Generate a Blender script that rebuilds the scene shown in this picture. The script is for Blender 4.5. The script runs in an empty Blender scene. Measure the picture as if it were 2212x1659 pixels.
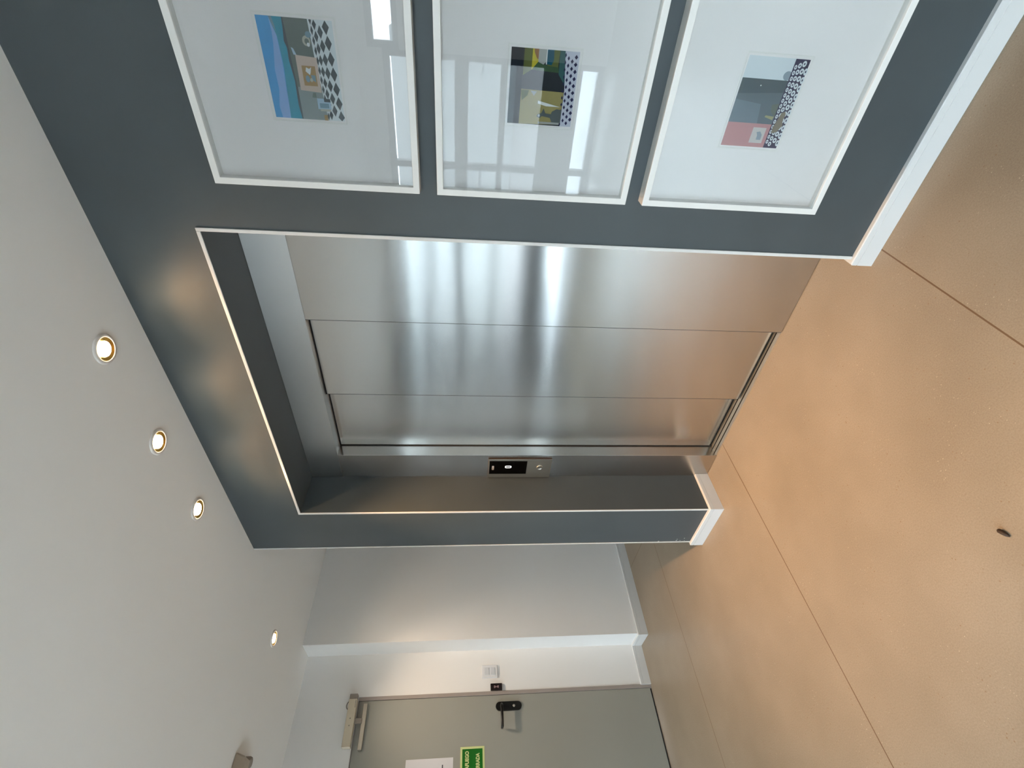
import bpy, bmesh, math, random
from mathutils import Vector, Matrix

# ------------------------------------------------------------------ camera, sky, exposure
SC = bpy.context.scene
COL = SC.collection
random.seed(4)

F_PX, YAW, PITCH, ROLL = 1042.89, -0.7068, -0.0970, 0.0153
CAM = Vector((2.3921, -1.4393, 1.3678))
_d = Vector((math.sin(YAW)*math.cos(PITCH), math.cos(YAW)*math.cos(PITCH), math.sin(PITCH)))
_r = Vector((math.cos(YAW), -math.sin(YAW), 0.0))
_u = _r.cross(_d)
_r2 = _r*math.cos(ROLL) + _u*math.sin(ROLL)
_u2 = -_r*math.sin(ROLL) + _u*math.cos(ROLL)
cam_data = bpy.data.cameras.new('camera')
cam = bpy.data.objects.new('camera', cam_data)
COL.objects.link(cam)
# the phone was held so that the picture lies on its side: picture-right is down, picture-up is right
_X, _Y, _Z = -_u2, _r2, -_d
cam.matrix_world = Matrix(((_X.x, _Y.x, _Z.x, CAM.x), (_X.y, _Y.y, _Z.y, CAM.y), (_X.z, _Y.z, _Z.z, CAM.z), (0, 0, 0, 1)))
cam_data.sensor_fit = 'HORIZONTAL'
cam_data.sensor_width = 36.0
cam_data.lens = 36.0*F_PX/2212.0
cam_data.clip_start = 0.02
SC.camera = cam

world = bpy.data.worlds.new('overcast_sky'); SC.world = world
world.use_nodes = True
wn = world.node_tree.nodes
wn['Background'].inputs['Color'].default_value = (0.80, 0.91, 1.02, 1)
wn['Background'].inputs['Strength'].default_value = 5.6

# sun added behind the building: street bounce brightens the lobby ceiling
sun_data = bpy.data.lights.new('bounce_sun', 'SUN'); sun_data.energy = 8.0; sun_data.angle = 0.01; sun_data.color = (1.0, 0.97, 0.92)
bounce_sun = bpy.data.objects.new('bounce_sun', sun_data); COL.objects.link(bounce_sun)
bounce_sun.rotation_euler = Vector((-0.34, -0.52, -0.8)).to_track_quat('-Z', 'Y').to_euler()

VS = SC.view_settings
VS.view_transform = 'Standard'; VS.look = 'None'; VS.gamma = 1.0; VS.use_curve_mapping = False
VS.exposure = 2.0
SC.cycles.use_denoising = True
SC.cycles.max_bounces = 10; SC.cycles.diffuse_bounces = 6; SC.cycles.glossy_bounces = 5
SC.cycles.transparent_max_bounces = 12
SC.cycles.sample_clamp_indirect = 6.0

# ------------------------------------------------------------------ dimensions (metres)
H = 2.456                       # ceiling
XL, XR, ZT = 0.3169, 1.7418, 2.1563   # lift niche in the dark wall
D, D2, D3 = 0.2207, 0.2554, 0.2883    # planes: steel cladding, leading door leaf, rear door leaf
XJ, XP = 0.4862, 1.2925         # clear lift opening
ZH = 2.0
WL, WL2 = 1.2357, 1.4365        # corridor side wall, door wall
HB, TB = 0.0749, 0.0152         # baseboard
XE, YF = 4.3, -4.3              # right end of the lobby, glazed front
YG = -2.2                      # where the left wall turns to glass

# ------------------------------------------------------------------ materials
def new_mat(name):
    m = bpy.data.materials.new(name); m.use_nodes = True
    return m, m.node_tree.nodes, m.node_tree.links, m.node_tree.nodes['Principled BSDF']

def plain(name, col, rough=0.5, metal=0.0, spec=0.5, emit=None, estr=0.0, bump=0.0, bscale=200.0, vary=0.0, vscale=3.0):
    m, n, l, b = new_mat(name)
    b.inputs['Base Color'].default_value = (*col, 1); b.inputs['Roughness'].default_value = rough
    b.inputs['Metallic'].default_value = metal; b.inputs['Specular IOR Level'].default_value = spec
    if emit: b.inputs['Emission Color'].default_value = (*emit, 1); b.inputs['Emission Strength'].default_value = estr
    if bump or vary:
        tc = n.new('ShaderNodeTexCoord')
    if vary:
        nz = n.new('ShaderNodeTexNoise'); nz.inputs['Scale'].default_value = vscale; nz.inputs['Detail'].default_value = 5
        l.new(tc.outputs['Object'], nz.inputs['Vector'])
        r = n.new('ShaderNodeValToRGB'); r.color_ramp.elements[0].position = 0.3; r.color_ramp.elements[1].position = 0.7
        r.color_ramp.elements[0].color = (*[c*(1-vary) for c in col], 1); r.color_ramp.elements[1].color = (*[min(1, c*(1+vary)) for c in col], 1)
        l.new(nz.outputs['Fac'], r.inputs['Fac']); l.new(r.outputs['Color'], b.inputs['Base Color'])
    if bump:
        nz = n.new('ShaderNodeTexNoise'); nz.inputs['Scale'].default_value = bscale; nz.inputs['Detail'].default_value = 4
        l.new(tc.outputs['Object'], nz.inputs['Vector'])
        bp = n.new('ShaderNodeBump'); bp.inputs['Strength'].default_value = bump; bp.inputs['Distance'].default_value = 0.002
        l.new(nz.outputs['Fac'], bp.inputs['Height']); l.new(bp.outputs['Normal'], b.inputs['Normal'])
    return m

M = {}
M['white_wall'] = plain('white_wall_paint', (0.79, 0.78, 0.765), 0.7, spec=0.3, bump=0.12, bscale=260)
M['ceiling'] = plain('ceiling_paint', (0.87, 0.865, 0.845), 0.85, spec=0.2, bump=0.08, bscale=220)
M['dark_wall'] = plain('slate_wall_paint', (0.056, 0.068, 0.074), 0.52, spec=0.5, bump=0.10, bscale=300, vary=0.10, vscale=2.5)
M['white_gloss'] = plain('white_lacquer', (0.62, 0.62, 0.61), 0.35, bump=0.05, bscale=80)
M['frame_white'] = plain('white_frame_wood', (0.74, 0.73, 0.70), 0.4)
M['mat'] = plain('mat_board', (0.77, 0.75, 0.74), 0.9, spec=0.1)
M['door_grey'] = plain('grey_green_door_paint', (0.315, 0.312, 0.275), 0.55, bump=0.06, bscale=300)
M['door_frame'] = plain('taupe_door_frame', (0.33, 0.285, 0.26), 0.5)
M['edge_shade'] = plain('dark_edge_shade', (0.05, 0.05, 0.05), 0.5)  # dark tone for the contact shade along door panel edges
M['black'] = plain('black_plastic', (0.006, 0.006, 0.006), 0.3)
M['black_glass'] = plain('black_display_glass', (0.001, 0.001, 0.001), 0.12, spec=0.12)
M['panel_brown'] = plain('brown_panel_body', (0.045, 0.028, 0.016), 0.6)
M['gap'] = plain('dark_gap', (0.004, 0.004, 0.004), 0.9)  # near-black colour that puts in the shade of gaps
M['alu'] = plain('brushed_aluminium', (0.52, 0.50, 0.45), 0.32, metal=1.0)
M['sill'] = plain('sill_metal', (0.60, 0.56, 0.48), 0.35, metal=0.9)
M['closer'] = plain('champagne_closer', (0.60, 0.53, 0.41), 0.45, metal=0.1)
M['closer_cap'] = plain('closer_end_plastic', (0.24, 0.21, 0.18), 0.5)
M['plastic_white'] = plain('white_switch_plastic', (0.72, 0.73, 0.75), 0.3)
M['rocker'] = plain('switch_rocker_plastic', (0.62, 0.64, 0.67), 0.28)
M['reader'] = plain('reader_black', (0.012, 0.006, 0.006), 0.35)
M['reader_mark'] = plain('reader_mark', (0.30, 0.20, 0.21), 0.5)
M['sign_green'] = plain('sign_green', (0.004, 0.14, 0.006), 0.4)
M['sign_pale'] = plain('photoluminescent_yellow', (0.62, 0.66, 0.30), 0.5)
M['paper'] = plain('notice_paper', (0.66, 0.65, 0.67), 0.8)
M['ink'] = plain('grey_ink', (0.06, 0.06, 0.07), 0.7)
M['lamp_ring'] = plain('white_lamp_ring', (0.74, 0.70, 0.66), 0.4)
M['lamp_cone'] = plain('gilt_reflector', (0.95, 0.62, 0.16), 0.25, metal=1.0)
M['lamp_lens'] = plain('lit_lens', (1, 0.95, 0.85), 0.5, emit=(1.0, 0.86, 0.62), estr=22.0)
M['digit'] = plain('lit_digit', (1, 1, 1), 0.5, emit=(0.9, 0.97, 1.0), estr=0.5)
M['mark'] = plain('grey_print', (0.45, 0.43, 0.42), 0.5)
M['tan_cover'] = plain('tan_fitting_cover', (0.40, 0.34, 0.27), 0.5)
M['brown'] = plain('dark_bark', (0.040, 0.018, 0.007), 0.6)
M['mullion'] = plain('dark_mullion', (0.035, 0.037, 0.04), 0.4)
M['pavement'] = plain('pavement', (0.55, 0.55, 0.56), 0.8, vary=0.1, vscale=1.0)
M['road'] = plain('asphalt', (0.085, 0.085, 0.09), 0.9, vary=0.1, vscale=1.0)
M['render_beige'] = plain('beige_render', (0.22, 0.18, 0.155), 0.9)
M['render_white'] = plain('white_render', (0.165, 0.18, 0.19), 0.9)
M['shutter'] = plain('shutter_grey', (0.12, 0.13, 0.14), 0.6)
M['scuff'] = plain('chipped_paint', (0.62, 0.64, 0.64), 0.8)

def steel(name, col, rough, aniso, arot=0.0):
    m, n, l, b = new_mat(name)
    b.inputs['Base Color'].default_value = (*col, 1); b.inputs['Metallic'].default_value = 1.0
    b.inputs['Roughness'].default_value = rough; b.inputs['Anisotropic'].default_value = aniso; b.inputs['Anisotropic Rotation'].default_value = arot
    t = n.new('ShaderNodeTangent'); t.direction_type = 'RADIAL'; t.axis = 'Z'
    l.new(t.outputs['Tangent'], b.inputs['Tangent'])
    tc = n.new('ShaderNodeTexCoord')
    mp = n.new('ShaderNodeMapping'); mp.inputs['Scale'].default_value = (0.9, 0.9, 2.2)
    nz = n.new('ShaderNodeTexNoise'); nz.inputs['Scale'].default_value = 1.6; nz.inputs['Detail'].default_value = 1.0
    l.new(tc.outputs['Object'], mp.inputs['Vector']); l.new(mp.outputs['Vector'], nz.inputs['Vector'])
    bp = n.new('ShaderNodeBump'); bp.inputs['Strength'].default_value = 0.5; bp.inputs['Distance'].default_value = 0.0045
    l.new(nz.outputs['Fac'], bp.inputs['Height'])
    l.new(bp.outputs['Normal'], b.inputs['Normal'])
    return m
M['steel'] = steel('brushed_steel', (0.58, 0.57, 0.55), 0.19, 1.0)
M['steel_header'] = steel('brushed_steel_lengthwise', (0.62, 0.61, 0.59), 0.40, 0.7, 0.25)
M['steel_plate'] = steel('brushed_steel_plate', (0.50, 0.45, 0.38), 0.30, 0.6)

def glass_mat(name, tint=(1, 1, 1), ior=1.5):
    m = bpy.data.materials.new(name); m.use_nodes = True
    n, l = m.node_tree.nodes, m.node_tree.links; n.clear()
    o = n.new('ShaderNodeOutputMaterial'); mx = n.new('ShaderNodeMixShader'); fr = n.new('ShaderNodeFresnel')
    tr = n.new('ShaderNodeBsdfTransparent'); gl = n.new('ShaderNodeBsdfGlossy')
    fr.inputs['IOR'].default_value = ior; tr.inputs['Color'].default_value = (*tint, 1); gl.inputs['Roughness'].default_value = 0.0
    l.new(fr.outputs[0], mx.inputs[0]); l.new(tr.outputs[0], mx.inputs[1]); l.new(gl.outputs[0], mx.inputs[2]); l.new(mx.outputs[0], o.inputs[0])
    return m
M['picture_glass'] = glass_mat('picture_glass', (0.985, 0.985, 0.98), 1.55)
M['window_glass'] = glass_mat('window_glass', (0.93, 0.97, 0.97), 1.45)

def floor_mat():
    m, n, l, b = new_mat('beige_stone_tile')
    tc = n.new('ShaderNodeTexCoord')
    def noise(scale, detail=4, rough=0.6):
        z = n.new('ShaderNodeTexNoise'); z.inputs['Scale'].default_value = scale; z.inputs['Detail'].default_value = detail
        z.inputs['Roughness'].default_value = rough
        l.new(tc.outputs['Object'], z.inputs['Vector']); return z
    def ramp(src, stops):
        r = n.new('ShaderNodeValToRGB'); e = r.color_ramp.elements
        while len(e) < len(stops): e.new(0.5)
        for i, (p, c) in enumerate(stops): e[i].position = p; e[i].color = (*c, 1)
        l.new(src, r.inputs['Fac']); return r.outputs['Color']
    def mix(fac, a, bb, mode='MIX'):
        x = n.new('ShaderNodeMix'); x.data_type = 'RGBA'; x.blend_type = mode
        if hasattr(fac, 'is_linked'): l.new(fac, x.inputs['Factor'])
        else: x.inputs['Factor'].default_value = fac
        for s, v in ((x.inputs[6], a), (x.inputs[7], bb)):
            if hasattr(v, 'is_linked'): l.new(v, s)
            else: s.default_value = (*v, 1)
        return x.outputs[2]
    base = ramp(noise(2.2, 3).outputs['Fac'], [(0.3, (0.262, 0.208, 0.150)), (0.7, (0.320, 0.258, 0.192))])
    fine = ramp(noise(240, 3, 0.7).outputs['Fac'], [(0.32, (0.85, 0.83, 0.80)), (0.62, (1.05, 1.05, 1.05))])
    c = mix(1.0, base, fine, 'MULTIPLY')
    # dark and pale mineral flecks
    v = n.new('ShaderNodeTexVoronoi'); v.inputs['Scale'].default_value = 55; v.inputs['Randomness'].default_value = 1
    l.new(tc.outputs['Object'], v.inputs['Vector'])
    dk = ramp(v.outputs['Distance'], [(0.07, (1, 1, 1)), (0.15, (0, 0, 0))])
    msk = ramp(noise(9, 2).outputs['Fac'], [(0.5, (0, 0, 0)), (0.62, (1, 1, 1))])
    c = mix(mix(1.0, dk, msk, 'MULTIPLY'), c, (0.23, 0.15, 0.085))
    v2 = n.new('ShaderNodeTexVoronoi'); v2.inputs['Scale'].default_value = 60
    mp = n.new('ShaderNodeMapping'); mp.inputs['Location'].default_value = (3.1, 1.7, 0); mp.inputs['Scale'].default_value = (1, 1.7, 1); mp.inputs['Rotation'].default_value = (0, 0, 0.6)
    l.new(tc.outputs['Object'], mp.inputs['Vector']); l.new(mp.outputs['Vector'], v2.inputs['Vector'])
    wt = ramp(v2.outputs['Distance'], [(0.07, (1, 1, 1)), (0.13, (0, 0, 0))])
    msk2 = ramp(noise(6, 2).outputs['Fac'], [(0.52, (0, 0, 0)), (0.64, (1, 1, 1))])
    c = mix(mix(1.0, wt, msk2, 'MULTIPLY'), c, (0.52, 0.42, 0.31))
    # joints every 1.21 m along x, one cross joint by the corridor wall
    sp = n.new('ShaderNodeSeparateXYZ'); l.new(tc.outputs['Object'], sp.inputs[0])
    def math_(op, a, bb=None, cc=None):
        k = n.new('ShaderNodeMath'); k.operation = op
        for i, v_ in enumerate((a, bb, cc)):
            if v_ is None: continue
            if hasattr(v_, 'is_linked'): l.new(v_, k.inputs[i])
            else: k.inputs[i].default_value = v_
        return k.outputs[0]
    px = math_('PINGPONG', math_('SUBTRACT', sp.outputs['X'], 0.5725), 0.6075)
    jx = math_('LESS_THAN', px, 0.0023)
    py = math_('PINGPONG', math_('SUBTRACT', sp.outputs['Y'], 0.506), 2.4)
    jy = math_('MULTIPLY', math_('LESS_THAN', py, 0.0022), math_('LESS_THAN', sp.outputs['X'], -0.64))
    j = math_('MAXIMUM', jx, jy)
    c = mix(j, c, (0.135, 0.078, 0.038))
    l.new(c, b.inputs['Base Color'])
    b.inputs['Specular IOR Level'].default_value = 0.4
    rg = n.new('ShaderNodeMapRange'); rg.inputs['To Min'].default_value = 0.29; rg.inputs['To Max'].default_value = 0.35
    l.new(noise(3, 3).outputs['Fac'], rg.inputs['Value']); l.new(rg.outputs[0], b.inputs['Roughness'])
    bp = n.new('ShaderNodeBump'); bp.inputs['Strength'].default_value = 0.08; bp.inputs['Distance'].default_value = 0.001
    l.new(noise(120).outputs['Fac'], bp.inputs['Height']); l.new(bp.outputs['Normal'], b.inputs['Normal'])
    return m
M['floor'] = floor_mat()

# ------------------------------------------------------------------ mesh helpers
def box(bm, a, b, mi=0):
    x0, x1 = sorted((a[0], b[0])); y0, y1 = sorted((a[1], b[1])); z0, z1 = sorted((a[2], b[2]))
    v = [bm.verts.new(c) for c in ((x0,y0,z0),(x1,y0,z0),(x1,y1,z0),(x0,y1,z0),(x0,y0,z1),(x1,y0,z1),(x1,y1,z1),(x0,y1,z1))]
    fs = [bm.faces.new([v[i] for i in f]) for f in ((0,3,2,1),(4,5,6,7),(0,1,5,4),(1,2,6,5),(2,3,7,6),(3,0,4,7))]
    for f in fs: f.material_index = mi
    return fs

def lathe(bm, prof, seg=32, axis='z', mi=None):
    rings = []
    for r, h in prof:
        ring = []
        for i in range(seg):
            a = 2*math.pi*i/seg
            p = (r*math.cos(a), r*math.sin(a), h)
            if axis == 'y': p = (p[0], -p[2], p[1])
            if axis == 'x': p = (p[2], p[0], p[1])
            ring.append(bm.verts.new(p))
        rings.append(ring)
    for k in range(len(rings)-1):
        for i in range(seg):
            f = bm.faces.new((rings[k][i], rings[k][(i+1) % seg], rings[k+1][(i+1) % seg], rings[k+1][i]))
            f.smooth = True
            if mi: f.material_index = mi[k]
    return rings

def sweep(bm, prof, path):
    """profile (outward to the right of travel, height) along an xy path with mitred corners"""
    n = len(path); secs = []
    for i, p in enumerate(path):
        p = Vector(p); dirs = []
        if i > 0: dirs.append((p-Vector(path[i-1])).normalized())
        if i < n-1: dirs.append((Vector(path[i+1])-p).normalized())
        rs = [Vector((q.y, -q.x)) for q in dirs]
        m = rs[0] if len(rs) == 1 else (rs[0]+rs[1])/(1+rs[0].dot(rs[1]))
        secs.append([bm.verts.new((p.x+m.x*o, p.y+m.y*o, z)) for o, z in prof])
    k = len(prof)
    for a, b in zip(secs, secs[1:]):
        for j in range(k):
            bm.faces.new((a[j], b[j], b[(j+1) % k], a[(j+1) % k]))
    bm.faces.new(secs[0][::-1]); bm.faces.new(secs[-1])

def tube(bm, pts, rad, seg=12):
    rings = []
    pts = [Vector(p) for p in pts]
    for i, p in enumerate(pts):
        t = (pts[min(i+1, len(pts)-1)]-pts[max(i-1, 0)]).normalized()
        s = t.orthogonal().normalized() if abs(t.z) > 0.95 else t.cross(Vector((0, 0, 1))).normalized()
        w = s.cross(t)
        rr = rad[i] if isinstance(rad, (list, tuple)) else rad
        rings.append([bm.verts.new(p+s*math.cos(2*math.pi*k/seg)*rr+w*math.sin(2*math.pi*k/seg)*rr) for k in range(seg)])
    for a, b in zip(rings, rings[1:]):
        for k in range(seg):
            f = bm.faces.new((a[k], b[k], b[(k+1) % seg], a[(k+1) % seg])); f.smooth = True
    bm.faces.new(rings[0]); bm.faces.new(rings[-1][::-1])

def obj(name, bm, mat, parent=None, bevel=0.0, loc=None, recalc=True):
    if recalc: bmesh.ops.recalc_face_normals(bm, faces=bm.faces)
    me = bpy.data.meshes.new(name); bm.to_mesh(me); bm.free()
    for m in (mat if isinstance(mat, (list, tuple)) else [mat]): me.materials.append(m)
    o = bpy.data.objects.new(name, me); COL.objects.link(o)
    if parent: o.parent = parent
    if loc: o.location = loc
    if bevel:
        md = o.modifiers.new('edge', 'BEVEL'); md.width = bevel; md.segments = 2; md.limit_method = 'ANGLE'; md.angle_limit = 0.6
    return o

def part(name, boxes, mat, parent=None, bevel=0.0):
    bm = bmesh.new()
    for a, b in boxes: box(bm, a, b)
    return obj(name, bm, mat, parent, bevel)

def struct(o): o['kind'] = 'structure'; return o
def tag(o, label, cat, group=None):
    o['label'] = label; o['category'] = cat
    if group: o['group'] = group
    return o
def thing(name, loc, label, cat, group=None, kind=None):
    o = bpy.data.objects.new(name, None); o.empty_display_size = 0.05; COL.objects.link(o); o.location = loc
    if kind: o['kind'] = kind
    if label: tag(o, label, cat, group)
    return o
def text(name, s, size, mat, parent, mtx, sx=1.0, depth=0.0004, bold=0.0):
    cu = bpy.data.curves.new(name, 'FONT'); cu.body = s; cu.size = size; cu.extrude = depth; cu.offset = bold
    cu.align_x = 'LEFT'; cu.align_y = 'BOTTOM_BASELINE'
    t = bpy.data.objects.new(name+'_curve', cu); COL.objects.link(t)
    dg = bpy.context.evaluated_depsgraph_get()
    me = bpy.data.meshes.new_from_object(t.evaluated_get(dg)); bpy.data.objects.remove(t); bpy.data.curves.remove(cu)
    me.name = name
    me.transform(mtx @ Matrix.Diagonal((sx, 1, 1, 1)))
    me.materials.clear(); me.materials.append(mat)
    o = bpy.data.objects.new(name, me); COL.objects.link(o); o.parent = parent
    return o

# ------------------------------------------------------------------ setting: floor, ceiling, walls
struct(part('floor', [((-WL2-0.2, YF-0.3, -0.12), (XE+0.15, 3.0, 0))], M['floor']))
bm = bmesh.new(); box(bm, (-3.2, YF-0.3, H), (XE+0.3, 3.0, H+0.12)); struct(obj('ceiling', bm, M['ceiling']))

# dark feature wall round the lift niche
struct(part('wall_back', [((0, 0, 0), (XL, 0.75, H)), ((XR, 0, 0), (XE, 0.75, H)), ((XL, 0, ZT), (XR, 0.75, H))], M['dark_wall']))
struct(part('wall_light_block', [((XL, 0.36, 0), (XR, 0.75, ZT))], M['gap']))  # unseen box added behind the lift doors to block light
struct(part('wall_corridor', [((0, 0.75, 0), (0.12, 2.9, H))], M['white_wall']))
struct(part('wall_end', [((-WL-0.2, 2.9, 0), (0.12, 3.0, H))], M['white_wall']))
DY0, DY1, DZ = -0.2713, -1.24, 2.0535    # structural door opening in the left wall
struct(part('wall_left', [((-WL-0.3, 0, 0), (-WL, 2.9, H)),
                          ((-WL2-0.2, DY0, 0), (-WL2, 0, H)),
                          ((-WL2-0.2, DY1, DZ), (-WL2, DY0, H)),
                          ((-WL2-0.2, YG, 0), (-WL2, DY1, H))], M['white_wall']))
struct(part('wall_right', [((XE, YF-0.3, 0), (XE+0.15, 0.75, H))], M['white_wall']))

# glazed front behind the camera and glazed side
def window(name, a, b, z0, z1, nbar, zbar):
    """frame, mullions and pane between xy points a and b"""
    e = thing(name, (0, 0, 0), None, None, kind='structure')
    a, b = Vector((a[0], a[1], 0)), Vector((b[0], b[1], 0)); t = (b-a).normalized(); w = (b-a).length; nrm = Vector((-t.y, t.x, 0))
    def pb(bm, s0, s1, q0, q1, dep):
        p = [a+t*s0-nrm*dep, a+t*s1-nrm*dep, a+t*s1+nrm*dep, a+t*s0+nrm*dep]
        lo = [bm.verts.new((c.x, c.y, q0)) for c in p]; hi = [bm.verts.new((c.x, c.y, q1)) for c in p]
        bm.faces.new(lo[::-1]); bm.faces.new(hi)
        for i in range(4): bm.faces.new((lo[i], lo[(i+1) % 4], hi[(i+1) % 4], hi[i]))
    bm = bmesh.new()
    pb(bm, 0, w, z0, z0+0.06, 0.04); pb(bm, 0, w, z1-0.06, z1, 0.04); pb(bm, 0, 0.06, z0, z1, 0.04); pb(bm, w-0.06, w, z0, z1, 0.04)
    for k in range(1, nbar): s = w*k/nbar; pb(bm, s-0.03, s+0.03, z0, z1, 0.04)
    for zb, th in zbar: pb(bm, 0, w, zb-th/2, zb+th/2, 0.035)
    obj('window_frame', bm, M['mullion'], e)
    bm = bmesh.new(); pb(bm, 0.05, w-0.05, z0+0.05, z1-0.05, 0.003); obj('pane', bm, M['window_glass'], e)
    return e
PX0, PX1 = 1.75, 2.45      # unseen pier added to give the picture glass its grey reflection
struct(part('wall_front', [((-WL2-0.2, YF-0.2, 2.36), (XE, YF, H)), ((-WL2+0.02, YF-0.2, 2.22), (PX0, YF, 2.36)), ((PX0, YF-0.2, 0), (PX1, YF, 2.05)), ((XE-0.4, YF-0.2, 0), (XE, YF, 2.36)),
                           ((-WL2-0.2, YF-0.2, 0), (-WL2+0.02, YF, 2.36))], M['white_wall']))
window('window_1', (-WL2+0.02, YF-0.1), (PX0, YF-0.1), 0.0, 2.22, 3, ((0.42, 0.40), (1.02, 0.07), (1.45, 0.14), (1.86, 0.07)))
window('window_2', (PX1, YF-0.1), (XE-0.4, YF-0.1), 0.0, 2.36, 1, ((0.42, 0.14), (1.47, 0.05), (2.05, 0.06)))
window('window_3', (PX0, YF-0.1), (PX1, YF-0.1), 2.05, 2.36, 1, ())
struct(part('wall_side', [((-WL2-0.2, YF, 2.32), (-WL2, YG, H))], M['white_wall']))
window('window_4', (-WL2-0.1, YG), (-WL2-0.1, YF), 0.0, 2.32, 2, ((0.66, 0.28), (1.10, 0.05), (1.42, 0.09), (1.75, 0.05)))

# sky-light portals in the glazing (they only guide sky sampling)
def portal(name, loc, rot, sx, sy):
    li = bpy.data.lights.new(name, 'AREA'); li.shape = 'RECTANGLE'; li.size = sx; li.size_y = sy; li.cycles.is_portal = True
    o = bpy.data.objects.new(name, li); COL.objects.link(o); o.location = loc; o.rotation_euler = rot
portal('sky_portal', ((-WL2+XE)/2, YF-0.25, 1.2), (math.radians(90), 0, 0), XE+WL2, 2.4)
portal('sky_portal', (-WL2-0.25, (YG+YF)/2, 1.4), (math.radians(90), 0, math.radians(-90)), YG-YF, 2.0)


# baseboards
BP = [(0, 0), (TB, 0), (TB, 0.052), (TB-0.002, 0.053), (TB-0.002, 0.0545), (TB, 0.0555), (TB, HB-0.003), (TB-0.003, HB), (0, HB)]
def baseboard(name, path):
    bm = bmesh.new(); sweep(bm, BP, path); return struct(obj(name, bm, M['white_gloss']))
baseboard('baseboard_left', [(-WL2, DY0-0.003), (-WL2, 0), (-WL, 0), (-WL, 2.9)])
baseboard('baseboard_corner', [(0, 2.9), (0, 0), (XL, 0), (XL, D-0.001)])
baseboard('baseboard_right', [(XR, D-0.001), (XR, 0), (XE, 0)])
baseboard('baseboard_rear', [(-WL2, YG+0.02), (-WL2, DY1-0.02)])

# white bead round the lift opening and down the free corner of the dark wall
TW, TP = 0.0115, 0.004
struct(part('trim_1', [((XL-TW, -TP, HB), (XL, 0, ZT+TW)), ((XR, -TP, HB), (XR+TW, 0, ZT+TW)), ((XL, -TP, ZT), (XR, 0, ZT+TW))], M['white_gloss'], bevel=0.0015))
struct(part('trim_2', [((-0.004, -0.003, HB), (0.0035, 0.02, H-0.001))], M['white_gloss'], bevel=0.001))
# little chips of missing paint low on that corner
bm = bmesh.new()
for x, z, s in [(0.008, 0.262, 0.006), (0.026, 0.158, 0.004), (0.034, 0.118, 0.004), (0.011, 0.137, 0.004), (0.011, 0.112, 0.003), (0.012, 0.158, 0.005)]:
    pts = [(x+s*random.uniform(0.5, 1)*math.cos(a)*0.8, -0.0003, z+s*random.uniform(0.5, 1)*math.sin(a)) for a in [k*math.pi/4 for k in range(8)]]
    bm.faces.new([bm.verts.new(p) for p in pts])
chips = struct(obj('paint_chips', bm, M['scuff'])); chips.name = 'trim_3'

# ------------------------------------------------------------------ lift entrance
lift = thing('lift_entrance', ((XL+XR)/2, D, 0), 'brushed steel lift entrance with sliding doors set into the dark grey wall', 'elevator')
def lp(name, a, b, mat=None, bevel=0.0, parent=None):
    o_ = Vector(lift.location)
    bm = bmesh.new(); box(bm, Vector(a)-o_, Vector(b)-o_)
    return obj(name, bm, mat or M['steel'], parent or lift, bevel)
E1 = 0.0006
lp('header_panel', (XL+E1, D, ZH), (XR-E1, D3+0.03, ZT-E1), M['steel_header'], bevel=0.0008)
lp('jamb_panel', (XL+E1, D, 0.002), (XJ, D3+0.05, ZH-E1), bevel=0.0008)['label'] = 'narrow steel jamb panel'
lp('jamb_panel', (XP, D, 0.002), (XR-E1, D2-0.004, ZH-E1), bevel=0.0008)['label'] = 'wide steel side panel'
d1 = lp('door_panel', (0.8686, D2, 0.018), (XP+0.2, D3-0.006, ZH+0.004), bevel=0.0008)
d2 = lp('door_panel', (XJ+0.003, D3, 0.018), (0.93, D3+0.028, ZH+0.004), bevel=0.0008)
lp('edge_shade_strip', (0.8670, D2-0.0004, 0.018), (0.8688, D3-0.006, ZH), M['edge_shade'], parent=lift)  # thin dark strips put in for contact shade at the panel edges
lp('edge_shade_strip', (XP-0.0014, D-0.0003, 0.004), (XP+0.0006, D2-0.004, ZH-0.0006), M['edge_shade'], parent=lift)
lp('track_gap_shade', (0.8686, D2-0.002, ZH-0.006), (XP-0.002, D2+0.003, ZH-0.0005), M['gap'])  # black strips put in for the shade in the gap above the leaves
lp('track_gap_shade', (XJ+0.001, D3-0.002, ZH-0.006), (0.8670, D3+0.003, ZH-0.0005), M['gap'])
si = lp('sill', (XJ, D+0.004, 0.0), (XP, 0.345, 0.006), M['sill'])
for y in (D+0.018, D2+0.011, D3+0.008):
    lp('groove', (XJ, y, 0.0055), (XP, y+0.007, 0.0066), M['gap'], parent=None)
# black strip put in for shade in the slot between jamb and rear leaf
lp('door_gap_shade', (XJ-0.001, D3-0.001, 0.006), (XJ+0.0065, D3+0.03, ZH-0.001), M['gap'])

# call panel on the narrow jamb
cp = thing('call_panel', (0.397, D, 0.905), 'steel lift call panel with black display and round button on the jamb', 'call panel')
PXa, PXb, PZa, PZb = 0.325, 0.4687, 0.905, 1.2395
o_ = Vector(cp.location)
def cpart(name, a, b, mat, parent=cp, bevel=0.0):
    bm = bmesh.new(); box(bm, Vector(a)-o_, Vector(b)-o_); return obj(name, bm, mat, parent, bevel)
cpart('body', (PXa+0.0005, D-0.0125, PZa+0.0005), (PXb-0.0002, D-0.0003, PZb-0.0005), M['panel_brown'])['label'] = 'brown panel body'
cpart('plate', (PXa, D-0.014, PZa), (PXb, D-0.0124, PZb), M['steel_plate'], bevel=0.0004)
disp = cpart('display', (0.3545, D-0.0155, 1.036), (0.4565, D-0.0138, 1.2335), M['black_glass'], bevel=0.0004); disp['label'] = 'black display window'
bm = bmesh.new()   # lit digit nought: a rounded ring
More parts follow.
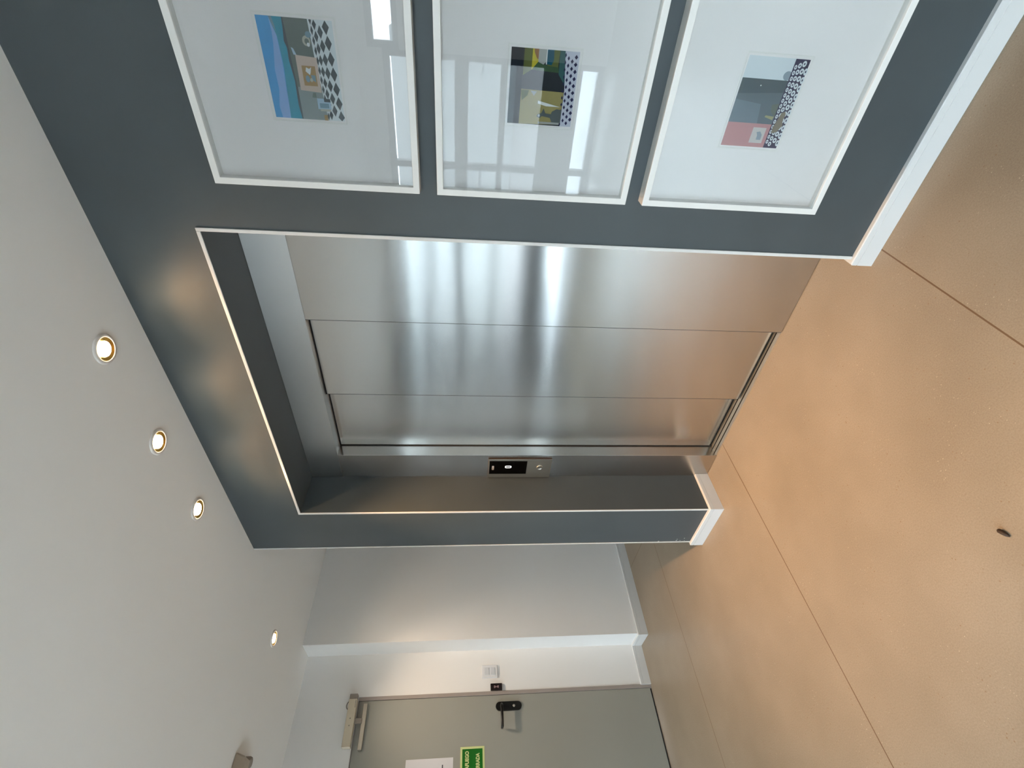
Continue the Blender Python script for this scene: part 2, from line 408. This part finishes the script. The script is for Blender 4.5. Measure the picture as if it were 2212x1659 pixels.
def rring(rx, rz, y, n=32, pw=4.0):
    out = []
    for k in range(n):
        a = 2*math.pi*k/n; c, s = math.cos(a), math.sin(a)
        out.append(Vector((0.4125+rx*math.copysign(abs(c)**(2/pw), c), y, 1.1345+rz*math.copysign(abs(s)**(2/pw), s)))-o_)
    return out
oa, ia = rring(0.0092, 0.0168, D-0.0161), rring(0.0048, 0.0124, D-0.0161)
va = [bm.verts.new(p) for p in oa]; vb = [bm.verts.new(p) for p in ia]
for k in range(32): bm.faces.new((va[k], va[(k+1) % 32], vb[(k+1) % 32], vb[k]))
obj('digit', bm, M['digit'], disp)
bm = bmesh.new()   # small pale maker's mark above it
for a, b in [((0.389, 1.2095), (0.420, 1.2125)), ((0.389, 1.2175), (0.420, 1.2200)), ((0.389, 1.2095), (0.393, 1.2200)), ((0.4165, 1.2095), (0.420, 1.2200)), ((0.400, 1.2125), (0.404, 1.2175)), ((0.409, 1.2125), (0.412, 1.2175))]:
    box(bm, Vector((a[0], D-0.0160, a[1]))-o_, Vector((b[0], D-0.0155, b[1]))-o_)
obj('mark', bm, M['mark'], disp)
bm = bmesh.new()
lathe(bm, [(0.0165, 0), (0.0165, 0.003), (0.0145, 0.0045), (0.0125, 0.003), (0.0115, 0.0022), (0.0001, 0.0030)], 32, 'y')
obj('button', bm, M['alu'], cp, loc=Vector((0.4065, D-0.014, 0.966))-o_)

# ------------------------------------------------------------------ framed pictures
FX0, FS, FD, FW = 1.8985, 0.548, 0.042, 0.0175
def print_mesh(polys, x0, x1, z0, z1, y, names):
    """flat printed picture: coloured polygons in unit coordinates, later ones a hair in front"""
    bm = bmesh.new()
    for k, (mi, pts) in enumerate(polys):
        f = bm.faces.new([bm.verts.new((x0+(x1-x0)*u, y-0.00004*k, z0+(z1-z0)*v)) for u, v in pts]); f.material_index = mi
    bmesh.ops.recalc_face_normals(bm, faces=bm.faces)
    for f in bm.faces:
        if f.normal.y > 0: f.normal_flip()
    return bm
def R(u0, v0, u1, v1): return [(u0, v0), (u1, v0), (u1, v1), (u0, v1)]
def ell(cu, cv, ru, rv, n=16, a0=0): return [(cu+ru*math.cos(a0+2*math.pi*k/n), cv+rv*math.sin(a0+2*math.pi*k/n)) for k in range(n)]
PAL = {}
def pal(name, c):
    if name not in PAL: PAL[name] = plain('print_'+name, c, 0.7, spec=0.2)
    return PAL[name]
P1C = [pal('sky', (0.055, 0.30, 0.60)), pal('cloud', (0.22, 0.38, 0.66)), pal('teal', (0.03, 0.27, 0.38)), pal('grey_green', (0.115, 0.15, 0.14)), pal('near_white', (0.62, 0.68, 0.70)),
       pal('ink_green', (0.055, 0.075, 0.085)), pal('peach', (0.52, 0.42, 0.36)), pal('ochre', (0.34, 0.22, 0.09)), pal('blue_grey', (0.16, 0.27, 0.34)), pal('shell', (0.42, 0.42, 0.36)), pal('pale_blue', (0.36, 0.50, 0.62)), pal('mid_grey', (0.22, 0.27, 0.27))]
p1 = [(0, R(0, 0.5, 1, 1)),
      (1, [(0, 0.90), (0.12, 0.92), (0.3, 0.875), (0.5, 0.88), (0.75, 0.83), (0.86, 0.82), (1, 0.83), (0.85, 0.765), (0.55, 0.755), (0.3, 0.77), (0, 0.78)]),
      (2, [(0, 0.785), (0.3, 0.765), (0.55, 0.745), (0.82, 0.76), (0.92, 0.80), (1, 0.83), (1, 0.55), (0, 0.55)]),
      (8, [(0.86, 0.76), (0.93, 0.80), (1, 0.825), (1, 0.79), (0.92, 0.77)]),
      (5, [(0, 0.62), (0.15, 0.64), (0.4, 0.63), (0.6, 0.66), (0.72, 0.655), (0.78, 0.68), (0.9, 0.665), (1, 0.66), (1, 0.55), (0, 0.55)]),
      (11, R(0, 0.2, 0.34, 0.605)), (3, [(0.34, 0.2), (1, 0.2), (1, 0.645), (0.34, 0.61)]),
      (4, [(0, 0), (1, 0), (1, 0.325), (0.6, 0.30), (0.35, 0.27), (0, 0.24)])]
for r_i, (v, st, hv) in enumerate([(0.068, 0.150, 0.047), (0.150, 0.130, 0.037), (0.213, 0.112, 0.028), (0.257, 0.095, 0.018)]):
    for k in range(-7, 8):
        u = 0.49+k*st+0.01*r_i
        vv = v+0.06*(u-0.5)
        a_, b_ = max(0.0, u-st*0.49), min(1.0, u+st*0.49)
        if b_-a_ > 0.03 and 0 < u < 1: p1.append((5, [(a_, vv), (u, vv-hv), (b_, vv), (u, vv+hv)]))
p1 += [(6, [(0.295, 0.275), (0.645, 0.275), (0.66, 0.56), (0.31, 0.565)]), (7, R(0.36, 0.315, 0.56, 0.50)), (4, [(0.47, 0.40), (0.505, 0.455), (0.545, 0.44), (0.53, 0.40), (0.55, 0.37), (0.50, 0.385)]),
       (8, ell(0.43, 0.44, 0.035, 0.03)), (8, [(0.40, 0.33), (0.42, 0.38), (0.47, 0.39), (0.47, 0.33)]), (9, ell(0.42, 0.39, 0.02, 0.02)),
       (3, [(0.24, 0.36), (0.29, 0.36), (0.29, 0.40), (0.24, 0.42)]), (10, R(0.12, 0.17, 0.235, 0.36)), (8, R(0.135, 0.20, 0.185, 0.33)), (5, R(0.20, 0.17, 0.235, 0.26)), (9, R(0.10, 0.18, 0.125, 0.33)), (7, R(0.0, 0.24, 0.06, 0.29)),
       (9, ell(0.80, 0.375, 0.05, 0.055)), (3, ell(0.795, 0.37, 0.028, 0.03)), (8, ell(0.86, 0.34, 0.03, 0.04)), (4, ell(0.765, 0.355, 0.02, 0.02)), (10, [(0.66, 0.54), (0.72, 0.57), (0.73, 0.60), (0.66, 0.58)])]
P2C = [pal('night', (0.007, 0.013, 0.022)), pal('olive', (0.10, 0.12, 0.03)), pal('yellow', (0.50, 0.42, 0.03)), pal('mustard', (0.30, 0.255, 0.10)), pal('deep_green', (0.035, 0.08, 0.035)), pal('petrol', (0.0, 0.07, 0.12)),
       pal('pale_lilac', (0.50, 0.52, 0.60)), pal('charcoal', (0.018, 0.022, 0.028)), pal('rust', (0.28, 0.13, 0.05)), pal('stone_grey', (0.09, 0.11, 0.11)), pal('paper_grey', (0.34, 0.35, 0.33)), pal('sea_green', (0.03, 0.10, 0.10)), pal('ribbon', (0.70, 0.72, 0.72)), pal('indigo', (0.02, 0.02, 0.07))]
p2 = [(0, R(0, 0, 1, 1)), (7, R(0.0, 0.2, 1, 0.82)), (3, [(0.02, 0.17), (0.50, 0.17), (0.52, 0.82), (0, 0.82)]), (4, [(0.50, 0.17), (0.62, 0.28), (0.62, 0.66), (0.66, 0.80), (0.52, 0.82)]), (7, [(0.47, 0.15), (0.52, 0.14), (0.73, 0.28), (0.74, 0.70), (0.65, 0.82), (0.48, 0.82)]),
      (1, [(0.66, 0.81), (1, 0.81), (1, 0.69), (0.735, 0.69)]), (2, [(0.735, 0.69), (1, 0.69), (1, 0.52), (0.86, 0.56)]), (4, [(0.735, 0.69), (0.84, 0.60), (0.80, 0.46), (0.83, 0.30), (0.72, 0.28)]), (1, [(0.80, 0.46), (0.79, 0.30), (1, 0.29), (1, 0.50)]),
      (8, [(1, 0.67), (0.95, 0.66), (0.88, 0.62), (0.87, 0.59), (1, 0.60)]), (10, [(0.84, 0.60), (1, 0.60), (1, 0.47), (0.84, 0.49), (0.81, 0.52)]), (5, [(0.82, 0.48), (0.81, 0.40), (0.88, 0.37), (1, 0.38), (1, 0.48)]), (12, [(0.82, 0.485), (0.81, 0.47), (1, 0.475), (1, 0.485)]),
      (11, [(0.5, 0.12), (1, 0.19), (1, 0.29), (0.7, 0.28)]), (6, [(0, 0), (1, 0), (1, 0.215), (0.5, 0.165), (0, 0.17)])]
for r_i, (v, sv) in enumerate([(0.195, 0.014), (0.150, 0.018), (0.095, 0.022), (0.04, 0.026)]):
    for k in range(11):
        u = 0.03+(k+0.5*(r_i % 2))*0.092+0.01*r_i
        if u < 0.97: p2.append((13, [(u-0.03, v-0.02+0.03*u), (u, v-sv-0.02+0.03*u), (u+0.03, v-0.02+0.03*u), (u, v+sv-0.02+0.03*u)]))
p2 += [(9, [(0.05, 0.17), (0.23, 0.17), (0.24, 0.25), (0.20, 0.32), (0.165, 0.33), (0.17, 0.42), (0.24, 0.45), (0.17, 0.48), (0.15, 0.54), (0.12, 0.55), (0.10, 0.50), (0.13, 0.47), (0.11, 0.34), (0.05, 0.31)]), (10, ell(0.135, 0.515, 0.018, 0.018)), (10, R(0.02, 0.19, 0.05, 0.52)),
       (12, [(0.27, 0.20), (0.31, 0.40), (0.34, 0.55), (0.30, 0.55), (0.27, 0.42)]), (1, [(0.33, 0.80), (0.47, 0.82), (0.47, 0.70), (0.40, 0.72)]), (10, [(0.40, 0.62), (0.47, 0.68), (0.46, 0.58)])]
P3C = [pal('slate', (0.055, 0.085, 0.10)), pal('slate_light', (0.13, 0.18, 0.22)), pal('pink', (0.47, 0.24, 0.25)), pal('pale_print', (0.60, 0.66, 0.69)), pal('navy', (0.03, 0.03, 0.075)), pal('umber', (0.20, 0.17, 0.13)), pal('frame_pale', (0.52, 0.49, 0.48)), pal('dusty_blue', (0.24, 0.30, 0.35)), pal('moss', (0.10, 0.13, 0.11)), pal('dim_slate', (0.09, 0.13, 0.155))]
p3 = [(3, R(0, 0, 1, 1)), (0, [(0.28, 0.22), (0.77, 0.22), (0.77, 1), (0.28, 1)]), (9, [(0.28, 0.22), (0.64, 0.22), (0.60, 1), (0.28, 1)]), (1, [(0.28, 0.5), (0.50, 0.55), (0.54, 1), (0.28, 1)]), (2, R(0, 0.2, 0.28, 1)), (6, R(0.05, 0.30, 0.235, 0.53)), (7, [(0.09, 0.34), (0.15, 0.34), (0.19, 0.39), (0.18, 0.45), (0.14, 0.42), (0.09, 0.42)]),
      (8, [(0.36, 0.24), (0.52, 0.24), (0.50, 0.36), (0.42, 0.33)]), (10, [(0.33, 0.26), (0.37, 0.25), (0.38, 0.40), (0.36, 0.41)]), (3, ell(0.70, 0.66, 0.008, 0.012)), (7, ell(0.82, 0.28, 0.05, 0.07)), (4, [(0, 0), (1, 0), (1, 0.24), (0, 0.24)])]
P3C.append(pal('straw', (0.30, 0.30, 0.17)))
for r_i, (v, hh, st) in enumerate([(0.205, 0.022, 0.060), (0.150, 0.028, 0.068), (0.088, 0.033, 0.078), (0.026, 0.030, 0.09)]):
    for k in range(int(1/st)+1):
        u = (k+0.5*(r_i % 2)+0.25)*st
        if u+st*0.42 < 1.0 and u-st*0.42 > 0:
            p3.append((3, ell(u, v, st*0.43, hh*1.05, 8, 0.39))); p3.append((4, ell(u, v, st*0.16, hh*0.36, 8, 0.39)))
p3.append((5, [(0.18, 0.205), (0.24, 0.215), (0.42, 0.16), (0.44, 0.10), (0.40, 0.075), (0.33, 0.09), (0.28, 0.06), (0.20, 0.12)]))

def picture(z0, label, mats, polys, rect):
    e = thing('framed_picture', (FX0+FS/2, 0, z0), label, 'picture', 'white framed pictures in a column on the dark wall')
    o_ = Vector(e.location)
    x0, x1, zz0, zz1 = FX0, FX0+FS, z0, z0+FS
    bm = bmesh.new()
    # mitred hollow frame: outer side, face, inner lip
    prof = [(0, -0.001), (0, -FD), (FW, -FD), (FW, -0.012)]
    def loop(inset, y): return [bm.verts.new(Vector(c)-o_) for c in ((x0+inset, y, zz0+inset), (x1-inset, y, zz0+inset), (x1-inset, y, zz1-inset), (x0+inset, y, zz1-inset))]
    ls = [loop(i, y) for i, y in prof]
    for a, b in zip(ls, ls[1:]):
        for k in range(4): bm.faces.new((a[k], a[(k+1) % 4], b[(k+1) % 4], b[k]))
    obj('frame', bm, M['frame_white'], e, 0.0012)
    ym = -0.016
    bm = bmesh.new(); box(bm, Vector((x0+FW-0.002, ym, zz0+FW-0.002))-o_, Vector((x1-FW+0.002, -0.003, zz1-FW+0.002))-o_)
    obj('mat_board', bm, M['mat'], e)
    # the mat's window: bevelled edge round the print
    a0, a1, b0, b1 = rect
    bm = bmesh.new()
    def loop2(i, y): return [bm.verts.new(Vector(c)-o_) for c in ((a0+i, y, b0+i), (a1-i, y, b0+i), (a1-i, y, b1-i), (a0+i, y, b1-i))]
    la, lb, lc = loop2(-0.002, ym-0.0006), loop2(0, ym-0.0012), loop2(0.002, ym-0.0006)
    for q, w_ in ((la, lb), (lb, lc)):
        for k in range(4): bm.faces.new((q[k], q[(k+1) % 4], w_[(k+1) % 4], w_[k]))
    obj('mat_bevel', bm, M['frame_white'], e)
    m_ = 0.0065
    bm = print_mesh(polys, a0+m_, a1-m_, b0+m_*0.9, b1-m_*0.9, ym-0.0008, None)
    bmesh.ops.translate(bm, verts=bm.verts, vec=-o_)
    obj('print', bm, mats, e, recalc=False)
    bm = bmesh.new(); box(bm, Vector((x0+FW-0.003, -0.0345, zz0+FW-0.003))-o_, Vector((x1-FW+0.003, -0.0325, zz1-FW+0.003))-o_)
    obj('glass', bm, M['picture_glass'], e)
    return e
picture(1.5030, 'white framed picture with blue sky band over a checkered floor, topmost of the column', P1C, p1, (2.0600, 2.2830, 1.6830, 1.8660))
picture(0.9065, 'white framed picture with black and mustard yellow print, in the middle of the column', P2C, p2, (2.0830, 2.2630, 1.0915, 1.2730))
picture(0.3085, 'white framed picture with slate and pink print, lowest above the baseboard', P3C, p3, (2.0640, 2.2870, 0.4955, 0.6710))

# ------------------------------------------------------------------ ceiling downlights
def downlight(x, y, label, watts=2.9, beam=7.0, tint=(1.0, 0.57, 0.25), aim=(0, 0, -1)):
    e = thing('downlight', (x, y, H), label, 'ceiling light', 'recessed ceiling downlights')
    bm = bmesh.new(); lathe(bm, [(0.047, 0), (0.0475, -0.003), (0.045, -0.0065), (0.037, -0.0065), (0.035, -0.004)], 40); obj('trim_ring', bm, M['lamp_ring'], e)
    bm = bmesh.new(); lathe(bm, [(0.036, -0.0058), (0.030, -0.0038), (0.0225, -0.0022)], 40); obj('reflector', bm, M['lamp_cone'], e)
    bm = bmesh.new(); lathe(bm, [(0.0245, -0.002), (0.0235, -0.0045), (0.015, -0.0062), (0.0001, -0.0066)], 32); obj('lens', bm, M['lamp_lens'], e)
    li = bpy.data.lights.new('lamp', 'SPOT'); li.energy = watts; li.color = tint; li.spot_size = math.radians(138); li.spot_blend = 1.0; li.shadow_soft_size = 0.02
    lo = bpy.data.objects.new('lamp', li); COL.objects.link(lo); lo.parent = e; lo.location = (0, 0, -0.012)
    bi = bpy.data.lights.new('beam', 'SPOT'); bi.energy = beam; bi.color = tint; bi.spot_size = math.radians(76); bi.spot_blend = 1.0; bi.shadow_soft_size = 0.02
    bo = bpy.data.objects.new('beam', bi); COL.objects.link(bo); bo.parent = e; bo.location = (0, 0, -0.012); bo.rotation_euler = Vector(aim).to_track_quat('-Z', 'Y').to_euler()
    return e
downlight(1.4370, -0.187, 'lit round downlight in the ceiling above the framed picture side of the lift')
downlight(1.0283, -0.189, 'lit round downlight, second along the row from the framed pictures')
downlight(0.6214, -0.189, 'lit round downlight nearest the free corner of the dark wall', 2.9, 52.0)
downlight(-0.6572, -0.185, 'lone lit downlight by the corridor beyond the dark wall corner', 7.5, 13.0, (1.0, 0.80, 0.60), (-0.66, -0.36, -1.45))

# ceiling fitting cut by the picture edge
cf = thing('emergency_light', (-0.655, -0.935, H), 'tan boxy fitting on the ceiling in front of the grey door', 'ceiling fitting')
bm = bmesh.new()
v = [bm.verts.new(p) for p in ((-0.085, 0.20, 0), (0.055, 0.20, 0), (0.065, -0.16, 0), (-0.095, -0.16, 0), (-0.055, 0.185, -0.045), (0.03, 0.185, -0.045), (0.04, -0.15, -0.05), (-0.065, -0.15, -0.05))]
for f in ((0, 1, 2, 3), (4, 7, 6, 5), (0, 4, 5, 1), (1, 5, 6, 2), (2, 6, 7, 3), (3, 7, 4, 0)): bm.faces.new([v[i] for i in f])
obj('housing', bm, M['tan_cover'], cf, 0.008)
bm = bmesh.new(); lathe(bm, [(0.0001, -0.03), (0.022, -0.03), (0.026, -0.022), (0.026, 0.0)], 24)
obj('sensor', bm, M['closer_cap'], cf, loc=(-0.115, 0.19, 0))

# ------------------------------------------------------------------ fire door in the left wall
door = thing('door_1', (-WL2, (DY0+DY1)/2, 0), None, None, kind='structure')
door['label'] = 'grey green fire door with black lever handle beside the light switch'
o_ = Vector(door.location)
def dp(name, a, b, mat, parent=door, bevel=0.0):
    bm = bmesh.new(); box(bm, Vector(a)-o_, Vector(b)-o_); return obj(name, bm, mat, parent, bevel)
YL0, YL1 = -0.2960, DY1+0.024
fr = bmesh.new()
for a, b in (((-WL2-0.19, YL0+0.002, 0), (-WL2+0.004, DY0-0.0005, DZ-0.001)), ((-WL2-0.19, DY1+0.0005, 0), (-WL2+0.004, YL1-0.002, DZ-0.001)), ((-WL2-0.19, YL1-0.002, 2.0495), (-WL2+0.004, YL0+0.002, DZ-0.001))):
    box(fr, Vector(a)-o_, Vector(b)-o_)
obj('door_frame', fr, M['door_frame'], door, 0.001)
dp('door_leaf', (-WL2-0.055, YL1, 0.0105), (-WL2-0.001, YL0, 2.0475), M['door_grey'], bevel=0.0015)
dp('under_door_shade', (-WL2-0.19, YL1, 0.0), (-WL2-0.012, YL0, 0.003), M['gap'])  # black sheet put in as the shade under the door leaf
# lever handle on a long rounded plate
hd = bpy.data.objects.new('handle', None); COL.objects.link(hd); hd.parent = door; hd.location = Vector((-WL2-0.001, -0.366, 1.035))-o_
hd.empty_display_size = 0.03
bm = bmesh.new()
pl = []
for k in range(17): a = math.pi*k/16; pl.append((0.0275*math.cos(a), 0.0625+0.0275*math.sin(a)))
for k in range(17): a = math.pi+math.pi*k/16; pl.append((0.0275*math.cos(a), -0.0625+0.0275*math.sin(a)))
lo = [bm.verts.new((0, y, z)) for y, z in pl]; hi = [bm.verts.new((0.010, y*0.97, z*0.99)) for y, z in pl]
bm.faces.new(lo); bm.faces.new(hi[::-1])
for k in range(len(pl)): bm.faces.new((lo[k], lo[(k+1) % len(pl)], hi[(k+1) % len(pl)], hi[k]))
obj('backplate', bm, M['black'], hd)
bm = bmesh.new()
tube(bm, [(0.008, 0, 0.052), (0.045, 0, 0.052), (0.055, -0.004, 0.052), (0.059, -0.014, 0.052), (0.060, -0.09, 0.0525), (0.060, -0.118, 0.053), (0.058, -0.124, 0.053), (0.050, -0.128, 0.053), (0.025, -0.1285, 0.053)], [0.0115, 0.010, 0.0098, 0.0098, 0.0095, 0.0095, 0.0095, 0.0095, 0.0088], 14)
obj('lever', bm, M['black'], hd)
bm = bmesh.new(); lathe(bm, [(0.0001, 0.0125), (0.0075, 0.0125), (0.0085, 0.010)], 20, 'x'); obj('keyhole', bm, M['alu'], hd, loc=(0, 0, -0.035))

# overhead closer above the door
dc = thing('door_closer', (-WL2, -0.42, 2.052), 'beige box door closer with slide rail above the grey door', 'door closer')
o_ = Vector(dc.location)
def kp(name, a, b, mat, bevel=0.0, parent=dc):
    bm = bmesh.new(); box(bm, Vector(a)-o_, Vector(b)-o_); return obj(name, bm, mat, parent, bevel)
kp('body', (-WL2+0.005, -0.560, 2.055), (-WL2+0.052, -0.293, 2.108), M['closer'], 0.002)
kp('end_cap', (-WL2+0.005, -0.293, 2.056), (-WL2+0.050, -0.262, 2.107), M['closer_cap'], 0.003)
for y in (-0.405, -0.445):
    bm = bmesh.new(); lathe(bm, [(0.0001, 0.0006), (0.004, 0.0006), (0.004, 0)], 16, 'x'); obj('screw', bm, M['closer_cap'], dc, loc=Vector((-WL2+0.052, y, 2.082))-o_)
kp('label_strip', (-WL2+0.052, -0.345, 2.060), (-WL2+0.0524, -0.300, 2.064), M['closer_cap'])
kp('slide_rail', (-WL2-0.001, -0.572, 1.986), (-WL2+0.022, -0.315, 2.012), M['alu'], 0.002)
kp('arm', (-WL2+0.010, -0.43, 2.008), (-WL2+0.030, -0.400, 2.058), M['closer_cap'], 0.002)
bm = bmesh.new()
tube(bm, [(0.006, 0.012*math.cos(a)*2.1, 0.022*math.sin(a)) for a in [math.pi*k/10 for k in range(11)]], 0.003, 8)
obj('cable_loop', bm, M['closer_cap'], dc, loc=Vector((-WL2-0.002, -0.318, 2.106))-o_)

# signs on the door
XD = -WL2-0.001
sg = thing('fire_door_sign', (XD, -0.735, 1.2066), 'green fire door sign with pale yellow letters on the grey door', 'sign')
o_ = Vector(sg.location); SY0, SY1, SZ0, SZ1 = -0.582, -0.882, 1.2066, 1.3615
bm = bmesh.new(); box(bm, Vector((XD, SY1, SZ0))-o_, Vector((XD+0.0015, SY0, SZ1))-o_); obj('border', bm, M['sign_pale'], sg, 0.0004)['label'] = 'pale yellow sign border'
bm = bmesh.new(); box(bm, Vector((XD+0.0014, SY1+0.0125, SZ0+0.0125))-o_, Vector((XD+0.0022, SY0-0.0125, SZ1-0.0125))-o_); obj('panel', bm, M['sign_green'], sg)
# lettering: reads along +y on a face that looks to +x
def wallm(y, z): return Matrix.Translation(Vector((XD+0.0026, y, z))-o_) @ Matrix(((0, 0, 1, 0), (1, 0, 0, 0), (0, 1, 0, 0), (0, 0, 0, 1)))
def line(s, size, yr, z):
    t = text('lettering', s, size, M['sign_pale'], sg, Matrix.Identity(4), bold=0.0013)
    w = max(v.co.x for v in t.data.vertices); sx = (yr[1]-yr[0])/w
    t.data.transform(wallm(yr[0], z) @ Matrix.Diagonal((sx, 1, 1, 1)))
line('PUERTA CORTAFUEGO', 0.0315, (-0.858, -0.606), 1.308)
line('MANTENER CERRADA', 0.0315, (-0.846, -0.618), 1.240)
nt = thing('paper_notice', (XD, -0.74, 1.4066), 'sheet of white paper stuck on the grey door above the green sign', 'notice')
o_ = Vector(nt.location)
bm = bmesh.new(); box(bm, Vector((XD, -0.843, 1.4066))-o_, Vector((XD+0.0006, -0.633, 1.7035))-o_); obj('sheet', bm, M['paper'], nt)
bm = bmesh.new(); box(bm, Vector((XD+0.0006, -0.80, 1.4695))-o_, Vector((XD+0.0009, -0.668, 1.4765))-o_); obj('printed_line', bm, M['ink'], nt)

# ------------------------------------------------------------------ switch and card reader on the left wall
sw = thing('light_switch', (-WL2, -0.1475, 1.102), 'white double rocker light switch on the wall beside the black card reader', 'light switch')
o_ = Vector(sw.location)
def sp_(name, a, b, mat, bevel=0.0, parent=sw):
    bm = bmesh.new(); box(bm, Vector(a)-o_, Vector(b)-o_); return obj(name, bm, mat, parent, bevel)
sp_('plate', (-WL2, -0.189, 1.104), (-WL2+0.011, -0.106, 1.216), M['plastic_white'], 0.003)
sp_('rocker', (-WL2+0.010, -0.172, 1.164), (-WL2+0.014, -0.123, 1.198), M['rocker'], 0.0015)
sp_('rocker', (-WL2+0.010, -0.172, 1.122), (-WL2+0.014, -0.123, 1.156), M['rocker'], 0.0015)
rd = thing('card_reader', (-WL2, -0.249, 1.0765), 'small black card reader at the edge of the grey door frame', 'card reader')
o_ = Vector(rd.location)
sp_('housing', (-WL2, -0.2700, 1.0765), (-WL2+0.016, -0.2270, 1.1570), M['reader'], 0.002, rd)
bm = bmesh.new()
for s in (1, -1):
    bm.faces.new([bm.verts.new(Vector((-WL2+0.0163, -0.249+y, 1.1165+s*z))-o_) for y, z in ((-0.002, 0.001), (-0.009, 0.013), (-0.006, 0.017), (0.006, 0.017), (0.009, 0.013), (0.002, 0.001))])
obj('mark', bm, M['reader_mark'], rd)

# ------------------------------------------------------------------ sliver of debris on the floor
bm = bmesh.new()
tube(bm, [(-0.012, 0, 0.0050), (-0.010, 0, 0.0062), (0, 0.0005, 0.0062), (0.008, 0, 0.0048), (0.0125, -0.001, 0.002)], [0.0048, 0.0060, 0.0060, 0.0046, 0.0014], 8)
db = obj('debris', bm, M['brown'], loc=(1.408, -0.8395, 0.0))
db.rotation_euler = (0, 0, math.radians(-69))
tag(db, 'dark brown sliver of debris lying on the beige tiles', 'debris')

# ------------------------------------------------------------------ street outside the glazing
struct(part('ground', [((-30, -7.5, -0.3), (30, YF-0.3, -0.03)), ((XE+0.15, YF-0.3, -0.3), (30, 20, -0.03))], M['pavement']))
struct(part('ground_side', [((-30, -40, -0.3), (30, -7.5, -0.05)), ((-30, YF-0.3, -0.3), (-WL2-0.2, 20, -0.03))], M['road']))
hs = thing('house', (0, -16, 0), 'pale terraced house across the street outside the glazing', 'building')
o_ = Vector(hs.location)
def hp(name, a, b, mat, parent=hs):
    bm = bmesh.new(); box(bm, Vector(a)-o_, Vector(b)-o_); return obj(name, bm, mat, parent)
hp('wall', (-32, -20, -0.3), (1.0, -16, 3.7), M['render_white']); hp('wall', (1.0, -20, -0.3), (22, -16, 3.3), M['render_beige'])
hp('cornice', (-32, -16, 2.95), (22, -15.8, 3.2), M['shutter'])
for k in range(9):
    x = -20+k*4.0
    hp('window', (x, -16.02, 1.0), (x+1.4, -15.95, 2.7), M['shutter'])
ho = thing('house', (-13, 0, 0), 'grey house standing beyond the side glazing', 'building')
o_ = Vector(ho.location)
hp('wall', (-17, -14, -0.3), (-13, 12, 4.6), M['white_wall'], ho)
for k in range(4): hp('window', (-13.05, -12+k*4.0, 1.0), (-12.98, -10.6+k*4.0, 2.6), M['shutter'], ho)
